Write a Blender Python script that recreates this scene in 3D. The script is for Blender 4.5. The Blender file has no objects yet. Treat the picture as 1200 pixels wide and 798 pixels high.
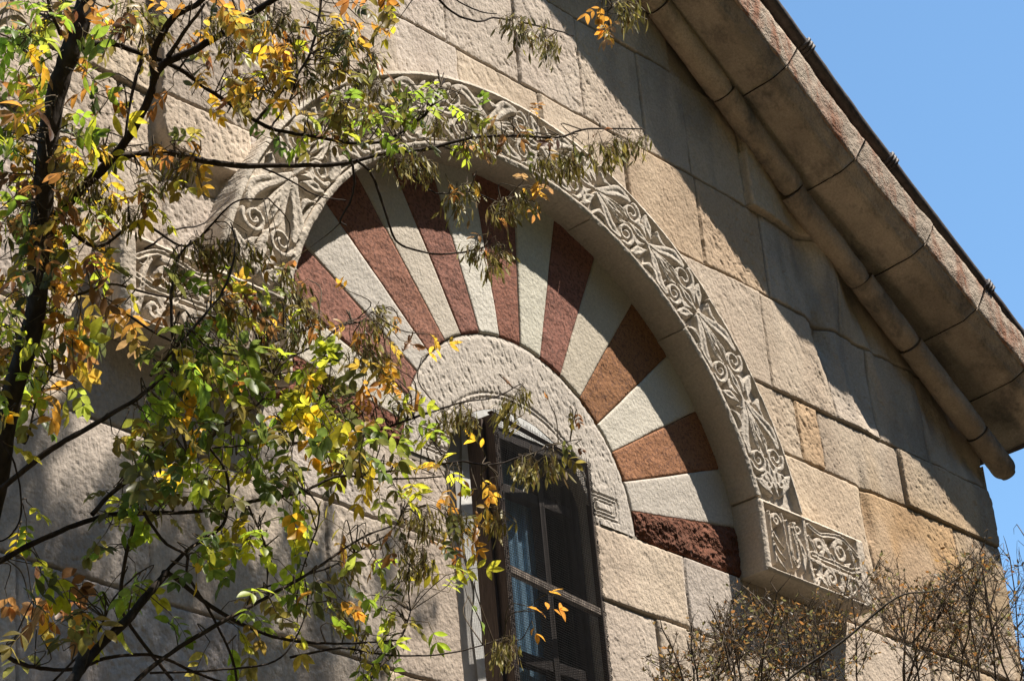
import bpy, math, random
import numpy as np
from mathutils import Matrix, Vector

random.seed(7); rng = np.random.default_rng(7)
C = bpy.context.scene.collection
scene = bpy.context.scene

# ------------------------------------------------------------------ camera
CAM = np.array([-7.24561906, -6.03730753, -4.23927637])
ROT = np.array([[0.66995159, -0.73803632, -0.08041928],
                [-0.29704321, -0.36575091, 0.88203832],
                [-0.68038975, -0.56703497, -0.46426408]])
FPX = 2994.4
cd = bpy.data.cameras.new("camera"); cam = bpy.data.objects.new("camera", cd); C.objects.link(cam)
cd.sensor_width = 36; cd.lens = FPX/1200*36; cd.clip_end = 3000; cd.clip_start = .1
M = Matrix.Identity(4)
for i in range(3):
    for j in range(3): M[i][j] = ROT[j][i]
    M[i][3] = CAM[i]
cam.matrix_world = M
scene.camera = cam
# ------------------------------------------------------------------ light
SUN = np.array([.16, -.22, .53]); SUN /= np.linalg.norm(SUN)
EL = math.asin(SUN[2]); AZ = math.atan2(SUN[0], SUN[1])
world = bpy.data.worlds.new("World"); scene.world = world; world.use_nodes = True
nt = world.node_tree; sky = nt.nodes.new('ShaderNodeTexSky'); sky.sky_type = 'NISHITA'
sky.sun_disc = False; sky.sun_elevation = EL; sky.sun_rotation = AZ
sky.air_density = 1.0; sky.dust_density = .35; sky.ozone_density = 1.3; sky.altitude = 900
bg = nt.nodes['Background']; bg.inputs['Strength'].default_value = .13
tm_ = nt.nodes.new('ShaderNodeMix'); tm_.data_type = 'RGBA'; tm_.blend_type = 'MULTIPLY'; tm_.inputs[0].default_value = 1
tm_.inputs[7].default_value = (.84, 1.03, 1.04, 1)
nt.links.new(sky.outputs[0], tm_.inputs[6]); nt.links.new(tm_.outputs[2], bg.inputs['Color'])
sl = bpy.data.lights.new("sun", 'SUN'); sl.energy = 5.0; sl.angle = math.radians(.53); sl.color = (1, .93, .83)
so = bpy.data.objects.new("sun", sl); C.objects.link(so)
so.rotation_euler = Vector(SUN).to_track_quat('Z', 'Y').to_euler(); so.location = (5, -10, 20)
scene.view_settings.view_transform = 'Standard'; scene.view_settings.look = 'None'
scene.view_settings.exposure = .80; scene.view_settings.gamma = 1; scene.view_settings.use_curve_mapping = False

GZ = -5.84      # ground level (z = 0 is the springing line of the arch)

# ------------------------------------------------------------------ helpers
def at(px, py, depth):
    d = np.array([(px-600)/FPX, (399-py)/FPX, -1.0])
    return CAM + depth*(d @ ROT)

def pix(P):
    q = (np.asarray(P)-CAM) @ ROT.T
    return 600+FPX*q[..., 0]/-q[..., 2], 399-FPX*q[..., 1]/-q[..., 2]

def thing(name, label, cat, loc=(0, 0, 0), group=None):
    o = bpy.data.objects.new(name, None); C.objects.link(o); o.location = loc
    o['label'] = label; o['category'] = cat
    if group: o['group'] = group
    return o

def obj(name, V, F, m, parent=None, smooth=True, tint=None, label=None, front=False):
    """V (n,3) float, F list of faces or (m,k) array -> ONE mesh object"""
    V = np.asarray(V, dtype=np.float64)
    me = bpy.data.meshes.new(name)
    if parent is not None: V = V - np.array(parent_loc(parent))
    if isinstance(F, np.ndarray):
        k = F.shape[1]; n = len(F)
        me.vertices.add(len(V)); me.vertices.foreach_set('co', V.ravel())
        me.loops.add(n*k); me.loops.foreach_set('vertex_index', F.ravel().astype(np.int32))
        me.polygons.add(n); me.polygons.foreach_set('loop_start', np.arange(0, n*k, k, dtype=np.int32))
        me.polygons.foreach_set('loop_total', np.full(n, k, dtype=np.int32))
        me.update(calc_edges=True)
    else:
        me.from_pydata(V.tolist(), [], [list(map(int, f)) for f in F])
    me.validate()
    if front:                       # sheets and blocks facing out of the wall
        nn = np.empty(len(me.polygons)*3); me.polygons.foreach_get('normal', nn)
        if nn[1::3].sum() > 0: me.flip_normals()
    if smooth: me.polygons.foreach_set('use_smooth', np.ones(len(me.polygons), dtype=bool))
    if tint is not None:
        a = me.color_attributes.new('tint', 'FLOAT_COLOR', 'POINT')
        t = np.ones((len(V), 4)); t[:, :3] = tint
        a.data.foreach_set('color', t.ravel())
    me.materials.append(m)
    o = bpy.data.objects.new(name, me); C.objects.link(o)
    if parent is not None: o.parent = parent
    if label: o['label'] = label
    return o

def parent_loc(p):
    l = np.array(p.location)
    while p.parent is not None:
        p = p.parent; l = l + np.array(p.location)
    return l

def smooth01(e0, e1, x):
    t = np.clip((x-e0)/(e1-e0), 0, 1); return t*t*(3-2*t)

_T = rng.random((256, 256))
def vnoise(x, y, seed=0):
    x = np.asarray(x)+seed*17.31; y = np.asarray(y)+seed*5.77
    xi = np.floor(x).astype(int); yi = np.floor(y).astype(int)
    fx = x-xi; fy = y-yi; fx = fx*fx*(3-2*fx); fy = fy*fy*(3-2*fy)
    g = lambda a, b: _T[a & 255, b & 255]
    return (g(xi, yi)*(1-fx)+g(xi+1, yi)*fx)*(1-fy)+(g(xi, yi+1)*(1-fx)+g(xi+1, yi+1)*fx)*fy
def fbm(x, y, seed=0, octv=4):
    a = 0; amp = .5
    for k in range(octv):
        a = a+amp*(vnoise(x, y, seed+k*3)-.5); x = x*2.03; y = y*2.03; amp *= .5
    return a

def grid_faces(nu, nv):
    i = np.arange(nu*nv).reshape(nu, nv)
    return np.stack([i[:-1, :-1], i[1:, :-1], i[1:, 1:], i[:-1, 1:]], -1).reshape(-1, 4)

def boxes_mesh(L):
    """list of (x0,x1,y0,y1,z0,z1)"""
    V = []; F = []
    for x0, x1, y0, y1, z0, z1 in L:
        b = len(V)
        V += [(x0,y0,z0),(x1,y0,z0),(x1,y1,z0),(x0,y1,z0),(x0,y0,z1),(x1,y0,z1),(x1,y1,z1),(x0,y1,z1)]
        F += [(b,b+3,b+2,b+1),(b+4,b+5,b+6,b+7),(b,b+1,b+5,b+4),(b+1,b+2,b+6,b+5),(b+2,b+3,b+7,b+6),(b+3,b,b+4,b+7)]
    return V, F

def bevel(o, w=.006, seg=2):
    md = o.modifiers.new('bevel', 'BEVEL'); md.width = w; md.segments = seg; md.limit_method = 'ANGLE'; return o

class Tubes:
    def __init__(s): s.V = []; s.F = []; s.T = []; s.n = 0
    def add(s, P, R, k=6, tint=(1, 1, 1)):
        P = np.asarray(P, float); R = np.broadcast_to(np.asarray(R, float), (len(P),))
        d = np.gradient(P, axis=0); d /= np.linalg.norm(d, axis=1)[:, None]+1e-12
        ref = np.array([.3, .5, .81]) if abs(d[0] @ np.array([.3, .5, .81])) < .9 else np.array([1, 0, 0.])
        a = np.cross(d, ref); a /= np.linalg.norm(a, axis=1)[:, None]+1e-12
        b = np.cross(d, a)
        th = np.linspace(0, 2*np.pi, k, endpoint=False)
        ring = P[:, None]+R[:, None, None]*(np.cos(th)[None, :, None]*a[:, None]+np.sin(th)[None, :, None]*b[:, None])
        n = len(P); V = ring.reshape(-1, 3)
        i = np.arange(n*k).reshape(n, k)+s.n
        j = np.roll(i, -1, axis=1)
        s.F.append(np.stack([i[:-1], j[:-1], j[1:], i[1:]], -1).reshape(-1, 4))
        s.V.append(V); s.T.append(np.tile(tint, (len(V), 1))); s.n += len(V)
    def build(s, name, m, parent=None, label=None):
        return obj(name, np.concatenate(s.V), np.concatenate(s.F), m, parent, tint=np.concatenate(s.T), label=label)

def curve(P, n=8):
    """Catmull-Rom through points"""
    P = np.asarray(P, float); Q = np.vstack([2*P[0]-P[1], P, 2*P[-1]-P[-2]]); out = []
    for i in range(1, len(Q)-2):
        t = np.linspace(0, 1, n, endpoint=False)[:, None]
        a, b, c, d = Q[i-1], Q[i], Q[i+1], Q[i+2]
        out.append(.5*((2*b)+(c-a)*t+(2*a-5*b+4*c-d)*t**2+(3*b-a-3*c+d)*t**3))
    return np.vstack(out+[P[-1:]])

# ------------------------------------------------------------------ materials
def mat(name, rough=.9, spec=.2):
    m = bpy.data.materials.new(name); m.use_nodes = True
    b = m.node_tree.nodes['Principled BSDF']; b.inputs['Roughness'].default_value = rough
    b.inputs['Specular IOR Level'].default_value = spec
    return m, m.node_tree, b

def node(t, kind, **kw):
    n = t.nodes.new(kind)
    for k, v in kw.items():
        if hasattr(n, k): setattr(n, k, v)
        else: n.inputs[k].default_value = v
    return n

def stone(name, base, var=.25, pit=.5, tool=.5, bump=.010, stain=None, scale=1.0, speck=None, dirt=None):
    """pitted, tooled stone: base colour x tint attribute x mottling, with bump for grain, pits and tool marks"""
    m, t, b = mat(name, .92, .15); L = t.links.new
    tc = node(t, 'ShaderNodeTexCoord')
    at_ = node(t, 'ShaderNodeAttribute', attribute_name='tint')
    n1 = node(t, 'ShaderNodeTexNoise', Scale=2.3*scale, Detail=6, Roughness=.62); L(tc.outputs['Object'], n1.inputs['Vector'])
    n2 = node(t, 'ShaderNodeTexNoise', Scale=85*scale, Detail=3, Roughness=.7); L(tc.outputs['Object'], n2.inputs['Vector'])
    mr = node(t, 'ShaderNodeMapRange'); mr.inputs[1].default_value = .3; mr.inputs[2].default_value = .7
    mr.inputs[3].default_value = 1-var; mr.inputs[4].default_value = 1+var*.7
    L(n1.outputs['Fac'], mr.inputs[0])
    mr2 = node(t, 'ShaderNodeMapRange'); mr2.inputs[1].default_value = .3; mr2.inputs[2].default_value = .7
    mr2.inputs[3].default_value = .82; mr2.inputs[4].default_value = 1.14
    L(n2.outputs['Fac'], mr2.inputs[0])
    mul = node(t, 'ShaderNodeMath', operation='MULTIPLY'); L(mr.outputs[0], mul.inputs[0]); L(mr2.outputs[0], mul.inputs[1])
    vm = node(t, 'ShaderNodeMix', data_type='RGBA', blend_type='MULTIPLY'); vm.inputs[0].default_value = 1
    vm.inputs[6].default_value = (*base, 1); L(at_.outputs['Color'], vm.inputs[7])
    vs = node(t, 'ShaderNodeVectorMath', operation='SCALE'); L(vm.outputs[2], vs.inputs[0]); L(mul.outputs[0], vs.inputs['Scale'])
    col = vs.outputs[0]
    if speck:
        v = node(t, 'ShaderNodeTexVoronoi', Scale=110*scale); L(tc.outputs['Object'], v.inputs['Vector'])
        cr = node(t, 'ShaderNodeMapRange'); cr.inputs[1].default_value = .0; cr.inputs[2].default_value = 1
        cr.inputs[3].default_value = .0; cr.inputs[4].default_value = 1; L(v.outputs['Color'], cr.inputs[0])
        gt = node(t, 'ShaderNodeMapRange'); gt.inputs[1].default_value = .55; gt.inputs[2].default_value = .75; L(cr.outputs[0], gt.inputs[0])
        sm = node(t, 'ShaderNodeMath', operation='MULTIPLY'); sm.inputs[1].default_value = .6; L(gt.outputs[0], sm.inputs[0])
        mx = node(t, 'ShaderNodeMix', data_type='RGBA'); L(sm.outputs[0], mx.inputs[0]); L(col, mx.inputs[6]); mx.inputs[7].default_value = (*speck, 1)
        col = mx.outputs[2]
    if stain:
        mp = node(t, 'ShaderNodeMapping'); mp.inputs['Scale'].default_value = (3.2, 3.2, 1.0); L(tc.outputs['Object'], mp.inputs['Vector'])
        n3 = node(t, 'ShaderNodeTexNoise', Scale=1.6*scale, Detail=8, Roughness=.7); L(mp.outputs[0], n3.inputs['Vector'])
        r3 = node(t, 'ShaderNodeMapRange'); r3.inputs[1].default_value = stain[3]; r3.inputs[2].default_value = stain[3]+.16; r3.inputs[4].default_value = stain[4]
        L(n3.outputs['Fac'], r3.inputs[0])
        mx = node(t, 'ShaderNodeMix', data_type='RGBA'); L(r3.outputs[0], mx.inputs[0]); L(col, mx.inputs[6]); mx.inputs[7].default_value = (*stain[:3], 1)
        col = mx.outputs[2]
    L(col, b.inputs['Base Color'])
    # bump
    mp = node(t, 'ShaderNodeMapping'); mp.inputs['Rotation'].default_value = (0, math.radians(28), 0)
    mp.inputs['Scale'].default_value = (1, 1, .28); L(tc.outputs['Object'], mp.inputs['Vector'])
    nt_ = node(t, 'ShaderNodeTexNoise', Scale=95*scale, Detail=1, Roughness=.45); L(mp.outputs[0], nt_.inputs['Vector'])
    ng = node(t, 'ShaderNodeTexNoise', Scale=62*scale, Detail=2, Roughness=.5); L(tc.outputs['Object'], ng.inputs['Vector'])
    vp = node(t, 'ShaderNodeTexVoronoi', Scale=64*scale); L(mp.outputs[0], vp.inputs['Vector'])
    pr = node(t, 'ShaderNodeMapRange'); pr.inputs[1].default_value = 0; pr.inputs[2].default_value = .38; L(vp.outputs['Distance'], pr.inputs[0])
    pn = node(t, 'ShaderNodeTexNoise', Scale=9*scale, Detail=2); L(tc.outputs['Object'], pn.inputs['Vector'])
    pg = node(t, 'ShaderNodeMapRange'); pg.inputs[1].default_value = .42; pg.inputs[2].default_value = .62; pg.inputs[4].default_value = pit; L(pn.outputs['Fac'], pg.inputs[0])
    pm = node(t, 'ShaderNodeMath', operation='MULTIPLY'); L(pr.outputs[0], pm.inputs[0]); L(pg.outputs[0], pm.inputs[1])
    tm = node(t, 'ShaderNodeMath', operation='MULTIPLY'); tm.inputs[1].default_value = tool; L(nt_.outputs['Fac'], tm.inputs[0])
    a1 = node(t, 'ShaderNodeMath', operation='ADD'); L(pm.outputs[0], a1.inputs[0]); L(tm.outputs[0], a1.inputs[1])
    a2 = node(t, 'ShaderNodeMath', operation='ADD'); L(a1.outputs[0], a2.inputs[0]); L(ng.outputs['Fac'], a2.inputs[1])
    bp = node(t, 'ShaderNodeBump'); bp.inputs['Strength'].default_value = 1; bp.inputs['Distance'].default_value = bump
    L(a2.outputs[0], bp.inputs['Height']); L(bp.outputs[0], b.inputs['Normal'])
    return m

M_wall = stone('ashlar', (.585, .51, .435), .14, .5, .8, .0042)
M_carve = stone('carved_stone', (.58, .515, .44), .12, .3, .35, .0045)
M_lun = stone('tooled_limestone', (.57, .505, .435), .08, .35, 1.3, .0035)
M_white = stone('pale_limestone', (.63, .57, .49), .09, .5, .6, .0035)
M_red = stone('red_tuff', (.31, .155, .110), .2, .8, .4, .0045, speck=(.10, .055, .045))
M_rough = stone('rough_red_tuff', (.20, .085, .05), .3, 1.5, .3, .016, speck=(.10, .05, .03))
M_corn = stone('weathered_cornice', (.43, .355, .28), .38, .6, .5, .006, stain=(.12, .105, .09, .49, .8))
M_fascia = stone('lichened_fascia', (.43, .36, .29), .2, .7, .4, .008, stain=(.27, .115, .065, .47, .9), scale=1.6)
M_gplast_ = mat('mortar', .95)[0]; M_gplast_.node_tree.nodes['Principled BSDF'].inputs['Base Color'].default_value = (.34, .29, .235, 1)
M_back = mat('deep_joint', .95)[0]; M_back.node_tree.nodes['Principled BSDF'].inputs['Base Color'].default_value = (.16, .13, .10, 1)

def plain(name, col, rough=.8, spec=.3, var=.25, scale=20, stretch=(1, 1, 1), bump=.002, attr=False):
    m, t, b = mat(name, rough, spec); L = t.links.new
    tc = node(t, 'ShaderNodeTexCoord'); mp = node(t, 'ShaderNodeMapping'); mp.inputs['Scale'].default_value = stretch
    L(tc.outputs['Object'], mp.inputs['Vector'])
    n = node(t, 'ShaderNodeTexNoise', Scale=scale, Detail=6, Roughness=.65); L(mp.outputs[0], n.inputs['Vector'])
    r = node(t, 'ShaderNodeMapRange'); r.inputs[1].default_value = .3; r.inputs[2].default_value = .7
    r.inputs[3].default_value = 1-var; r.inputs[4].default_value = 1+var; L(n.outputs['Fac'], r.inputs[0])
    v = node(t, 'ShaderNodeVectorMath', operation='SCALE'); L(r.outputs[0], v.inputs['Scale']); v.inputs[0].default_value = col
    if attr:
        a = node(t, 'ShaderNodeAttribute', attribute_name='tint'); L(a.outputs['Color'], v.inputs[0])
    L(v.outputs[0], b.inputs['Base Color'])
    nb_ = node(t, 'ShaderNodeTexNoise', Scale=scale, Detail=2, Roughness=.5); L(mp.outputs[0], nb_.inputs['Vector'])
    bp = node(t, 'ShaderNodeBump'); bp.inputs['Distance'].default_value = bump; bp.inputs['Strength'].default_value = .8
    L(nb_.outputs['Fac'], bp.inputs['Height']); L(bp.outputs[0], b.inputs['Normal'])
    return m
M_wood = plain('old_dark_wood', (.085, .060, .048), .75, .3, .45, 26, (6, 6, .5), .003)
M_rail = plain('worn_grey_wood', (.26, .21, .175), .75, .3, .5, 30, (.6, 6, 6), .003)
M_wire = plain('rusty_wire', (.018, .016, .016), .55, .3, .3)
M_plast = plain('white_plaster', (.74, .73, .70), .85, .2, .12, 14, (1, 1, 1), .006)
M_gplast = plain('grey_plaster', (.42, .40, .375), .9, .2, .2, 14, (1, 1, 1), .006)
M_reflect = plain('pale_blue_reflection', (.36, .50, .60), .8, .2, .15, 9, (3, 3, .6), .003)  # pale blue colour stands in for sky reflected in the panes
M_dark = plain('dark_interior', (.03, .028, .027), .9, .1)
M_metal = plain('dark_metal', (.075, .058, .05), .6, .4, .5, 30, (1, 1, 1), .003)
M_roof = plain('roof_slab', (.10, .075, .06), .8, .2, .4, 9)
M_side = stone('side_stone', (.42, .36, .29), .2, .5, .6, .011)
M_bark = plain('bark', (.11, .085, .066), .9, .15, .5, 60, (1, 1, .35), .006, attr=True)
M_ground = plain('dry_grass_ground', (.046, .040, .029), .95, .1, .4, 1.2, (1, 1, 1), .02)
M_glass, tg, bgl = mat('window_glass', .03, .5)
trn = node(tg, 'ShaderNodeBsdfTransparent'); trn.inputs[0].default_value = (.93, .97, 1, 1)
gls = node(tg, 'ShaderNodeBsdfGlossy', Roughness=.03); frn = node(tg, 'ShaderNodeValue'); frn.outputs[0].default_value = .10
nz = node(tg, 'ShaderNodeTexNoise', Scale=5, Detail=1); tcg = node(tg, 'ShaderNodeTexCoord'); tg.links.new(tcg.outputs['Object'], nz.inputs['Vector'])
bpg = node(tg, 'ShaderNodeBump'); bpg.inputs['Distance'].default_value = .02; tg.links.new(nz.outputs['Fac'], bpg.inputs['Height'])
tg.links.new(bpg.outputs[0], gls.inputs['Normal'])
mxg = node(tg, 'ShaderNodeMixShader'); tg.links.new(frn.outputs[0], mxg.inputs[0]); tg.links.new(trn.outputs[0], mxg.inputs[1]); tg.links.new(gls.outputs[0], mxg.inputs[2])
tg.links.new(mxg.outputs[0], [x for x in tg.nodes if x.type == 'OUTPUT_MATERIAL'][0].inputs['Surface'])

def leaf_material(name, trans=.55, rough=.42, spec=.35):
    m, t, b = mat(name, rough, spec); L = t.links.new
    a = node(t, 'ShaderNodeAttribute', attribute_name='tint')
    tc = node(t, 'ShaderNodeTexCoord'); n = node(t, 'ShaderNodeTexNoise', Scale=70, Detail=3); L(tc.outputs['Object'], n.inputs['Vector'])
    r = node(t, 'ShaderNodeMapRange'); r.inputs[1].default_value = .3; r.inputs[2].default_value = .7; r.inputs[3].default_value = .7; r.inputs[4].default_value = 1.2
    L(n.outputs['Fac'], r.inputs[0])
    v = node(t, 'ShaderNodeVectorMath', operation='SCALE'); L(a.outputs['Color'], v.inputs[0]); L(r.outputs[0], v.inputs['Scale'])
    L(v.outputs[0], b.inputs['Base Color'])
    tr = node(t, 'ShaderNodeBsdfTranslucent'); 
    v2 = node(t, 'ShaderNodeVectorMath', operation='SCALE'); L(v.outputs[0], v2.inputs[0]); v2.inputs['Scale'].default_value = 1.7
    L(v2.outputs[0], tr.inputs['Color'])
    mx = node(t, 'ShaderNodeMixShader'); mx.inputs[0].default_value = trans
    L(b.outputs[0], mx.inputs[1]); L(tr.outputs[0], mx.inputs[2])
    out = [x for x in t.nodes if x.type == 'OUTPUT_MATERIAL'][0]; L(mx.outputs[0], out.inputs['Surface'])
    return m
M_leaf = leaf_material('leaves', .55); M_key = leaf_material('winged_seeds', .3, .5)

# ================================================================== ground
gv = []; gn = 60
ax = np.sign(np.linspace(-1, 1, gn))*np.abs(np.linspace(-1, 1, gn))**3*900
X, Y = np.meshgrid(ax, ax, indexing='ij')
Zg = GZ+fbm(X*.15, Y*.15, 3)*np.clip((np.hypot(X, Y)-14)/40, 0, 3)
g = obj('ground', np.stack([X, Y, Zg], -1).reshape(-1, 3), grid_faces(gn, gn), M_ground); g['kind'] = 'structure'

# unseen slope behind the camera, added to block skylight and deepen the wall's shade
th = np.linspace(math.radians(-205), math.radians(25), 150); rr_ = np.linspace(17, 100, 46)
T_, R_ = np.meshgrid(th, rr_, indexing='ij')
Xh, Yh = R_*np.cos(T_), R_*np.sin(T_)-2
endf = smooth01(-205, -185, np.degrees(T_))*smooth01(25, 5, np.degrees(T_))
Zh = GZ-.5+(45*smooth01(17, 42, R_)+14*smooth01(35, 100, R_))*endf*(.85+.5*fbm(Xh*.03, Yh*.03, 31))+2.2*(fbm(Xh*.45, Yh*.45, 32))*smooth01(17, 24, R_)
M_blocker = plain('skylight_blocker_slope', (.028, .031, .021), .95, .1, .6, .5, (1, 1, 1), .3)
hl = obj('skylight_blocker', np.stack([Xh, Yh, Zh], -1).reshape(-1, 3), grid_faces(150, 46), M_blocker); hl['kind'] = 'structure'

# ================================================================== church
church = thing('church', 'old stone church gable with striped red and white arch over a window', 'church', (0, 0, GZ))

Ri, Ro, DH = 1.465, 1.806, .150
WX0, WX1 = -.465, .405            # window opening
ZSILL = -1.75
CORNER = 3.766
rake = lambda x: 3.0*1.2452-.742*np.abs(x)+.28     # inner top line of the gable (hidden behind roll)
# --- courses traced off the joints: (z_bottom, z_top, [head joints])
COURSES = [
 (2.655, 3.2, [-3.1, -2.3, -1.5, -.9, -.2, .42, .95, 1.39]),
 (2.09, 2.655, [-3.3, -2.75, -2.05, -1.35, -.72, -.255, .23, .666, 1.115, 1.46, 1.9]),
 (1.61, 2.09, [-3.0, -2.42, -1.95, -.6, -.19, .35, .94, 1.48, 1.99, 2.575]),
 (1.085, 1.61, [-3.2, -2.6, -1.95, -1.2, -.4, .4, 1.2, 1.89, 2.42, 2.80, 3.24]),
 (.755, 1.085, [-3.1, -2.5, -2.1, -1.5, 1.5, 2.07, 2.25, 2.925]),
 (-.006, .755, [-3.3, -2.42, -1.9, 1.7, 2.56, 3.333]),
 (-.345, -.006, [-3.2, -2.35, -1.5, -.95, .05, 1.015, 1.42, 2.05, 2.9]),
 (-.94, -.345, [-2.95, -2.0, -1.15, .05, .78, 1.5, 2.45, 3.2]),
 (-1.5, -.94, [-3.3, -2.548, -1.6, -.9, .05, .7, 1.3, 2.2, 3.0]),
]
z = -1.5; k = 0
while z > GZ-.3:
    COURSES.append((z-.55, z, [-3.4+.35*(k % 2)+.78*i for i in range(10)])); z -= .55; k += 1
z = 3.2
while z < 4.4:
    COURSES.append((z, z+.5, [-2+.3*(k % 2)+.7*i for i in range(7)])); z += .5; k += 1

def ladder(lo, hi, d, extra):
    a = np.arange(lo, hi, d)
    for e in extra: a[np.argmin(np.abs(a-e))] = e
    return a
xs = np.concatenate([np.linspace(-CORNER, -3.05, 12), ladder(-3.0, CORNER+.001, .007, [WX0, WX1]), [CORNER+.004]])
zs = np.concatenate([np.linspace(GZ, -1.8, 60), ladder(-1.75, 3.2, .0055, [-.006]), np.linspace(3.23, 4.3, 20)])
GX, GZm = np.meshgrid(xs, zs, indexing='ij')

def wall_height(X, Z):
    wx = X+.010*fbm(X*6, Z*6, 1)+.004*fbm(X*40, Z*40, 2, 2)+.02*fbm(X*1.5, Z*1.5, 4, 2)
    wz = Z+.012*fbm(X*5, Z*5, 5)+.004*fbm(X*40, Z*40, 6, 2)+.015*fbm(X*1.2, Z*1.2, 7, 2)
    h = np.zeros_like(X); tint = np.ones(X.shape+(3,)); d = np.full(X.shape, 9.)
    bid = np.zeros(X.shape, int); cx = np.zeros_like(X); cz = np.zeros_like(X)
    for ci, (z0, z1, heads) in enumerate(COURSES):
        mk = (wz >= z0) & (wz < z1)
        if not mk.any(): continue
        hd = np.array([-99]+sorted(heads)+[99.])
        xw = wx[mk]+.012*(ci % 3-1)*(wz[mk]-z0)      # heads a touch off plumb
        i = np.searchsorted(hd, xw)
        dx = np.minimum(xw-hd[i-1], hd[i]-xw); dz = np.minimum(wz[mk]-z0, z1-wz[mk])
        d[mk] = np.minimum(dx, dz); bid[mk] = ci*40+i
        cx[mk] = xw-np.clip((hd[i-1]+hd[i])/2, -4, 4); cz[mk] = wz[mk]-(z0+z1)/2
    r = np.random.default_rng(5); N = 1200
    off = r.normal(0, .0045, N); tx = r.normal(0, .010, N); tz = r.normal(0, .010, N)
    rough = r.uniform(.15, 1.15, N); br = r.normal(0, .05, N); warm = r.normal(0, .028, N); cham = r.uniform(.4, 1.3, N)
    b = bid % N
    h += off[b]+tx[b]*cx+tz[b]*cz
    ac = X*.94+Z*.34; al = X*.34-Z*.94                # tool marks lean along (ac across, al along)
    h += rough[b]*(.0055*fbm(X*4+b*.37, Z*4, 8)+.003*fbm(X*17, Z*17, 9, 3)+.0035*fbm(ac*70, al*34, 10, 2))
    pit = smooth01(.60, .80, vnoise(ac*58, al*24, 17))*smooth01(.25, .7, vnoise(X*3+b*.61, Z*3, 18))
    h -= (.0012+.0028*rough[b])*pit
    pit2 = smooth01(.64, .80, vnoise(ac*95+b*.3, al*52, 19))*smooth01(.35, .6, vnoise(X*2.3, Z*2.3+b*.7, 20)); h -= .0035*pit2
    h -= .0028*cham[b]*(1-smooth01(0, .010+.014*vnoise(X*7, Z*7, 11), d))
    jw = .0026+.0032*vnoise(X*5, Z*5, 12)
    h -= .014*(1-smooth01(jw*.5, jw*1.7, d))
    # broken, spalled stones up under the eave
    sp = smooth01(1.9, 2.5, X)*smooth01(1.0, 1.25, Z)*smooth01(0, .4, X*.6+Z-2.4)
    h += sp*(.16*fbm(X*4.2+Z*1.2, Z*.9, 13, 3)-.015)
    nk = np.exp(-(((X-2.43)/.06)**2+((Z-1.55)/.10)**2)); h -= .05*nk
    nk = np.exp(-(((X-2.56)/.035)**2+((Z-.62)/.22)**2)); h -= .03*nk
    # a raised plain slab above the arch on the left
    sx = np.abs(X+1.28)-.66; sz = np.abs(Z-1.45)-.60
    sd = np.hypot(np.maximum(sx+.1, 0), np.maximum(sz+.1, 0))+np.minimum(np.maximum(sx+.1, sz+.1), 0)-.1
    h += .055*smooth01(.006, -.012, sd)
    # colour
    yel = smooth01(-1.0, 2.2, X)
    base = np.stack([1.0+0*X, (.972-.05*yel), (.945-.14*yel)], -1)
    v = 1+br[b]
    tint = base*v[..., None]*np.stack([1+warm[b]*.6, 1+0*X, 1-warm[b]*1.3], -1)
    # water-stained grey stones under the eave and near the corner
    q = (.742*X+Z)/1.2452
    st = smooth01(2.1, 2.95, q+.5*fbm(X*1.7, Z*1.0, 14))*smooth01(.38, .62, vnoise(X*5, Z*1.6, 15)*.6+vnoise(X*14, Z*4, 16)*.4)
    tint = tint*(1-.5*st[..., None])+st[..., None]*.5*np.array([.42, .44, .46])
    # a few stones with their own colour
    for (x0, x1, z0, z1, c) in [(1.0, 1.43, -.345, -.006, (1.08, 1.12, 1.2)), (2.56, 3.333, -.006, .755, (1.02, .93, .83)),
                                (1.48, 1.99, 1.61, 2.09, (1.05, .97, .88)), (.94, 1.48, 1.61, 2.09, (1.06, .98, .88)), (2.07, 2.25, .755, 1.085, (1.02, .92, .82))]:
        mk = (wx > x0) & (wx < x1) & (wz > z0) & (wz < z1); tint[mk] *= np.array(c)
    wth = smooth01(.40, .68, .55*vnoise(X*6, Z*1.3, 24)+.45*fbm(X*16, Z*5, 25)+.25)*(.35+.65*vnoise(X*1.2, Z*1.2, 26))
    tint = tint*(1-.17*wth[..., None]*np.array([.85, 1, 1.05]))
    rst = smooth01(.52, .78, vnoise(X*2.4, Z*1.5, 27)*.7+vnoise(X*11, Z*5, 28)*.3)*smooth01(1.5, 2.8, X)*smooth01(1.2, .4, Z)
    tint = tint*(1-rst[..., None]*np.array([.05, .16, .34]))
    mort = (1-smooth01(jw, jw*2.2, d))[..., None]; tint = tint*(1-mort*.35)
    return h, tint
H, TINT = wall_height(GX, GZm)
V = np.stack([GX, -H, GZm], -1).reshape(-1, 3)
F = grid_faces(len(xs), len(zs))
fc = V[F].mean(1); r_ = np.hypot(fc[:, 0], fc[:, 2])
hole = ((r_ < 1.64) & (fc[:, 2] > -.006)) | ((fc[:, 0] > WX0) & (fc[:, 0] < WX1) & (fc[:, 2] < 0) & (fc[:, 2] > ZSILL))
qf = (.742*np.abs(fc[:, 0])+fc[:, 2])/1.2452; sf = (np.abs(fc[:, 0])-.742*fc[:, 2])/1.2452
keep = ~hole & (qf < 3.222+.145*np.where(sf > .45, sf-.45, .4*(sf-.45)))
F = F[keep][:, ::-1]
used = np.unique(F); remap = np.full(len(V), -1); remap[used] = np.arange(len(used))
wall = obj('wall', V[used], remap[F], M_wall, church, tint=np.clip(TINT.reshape(-1, 3)[used], .1, 1.6), front=True)
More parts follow.
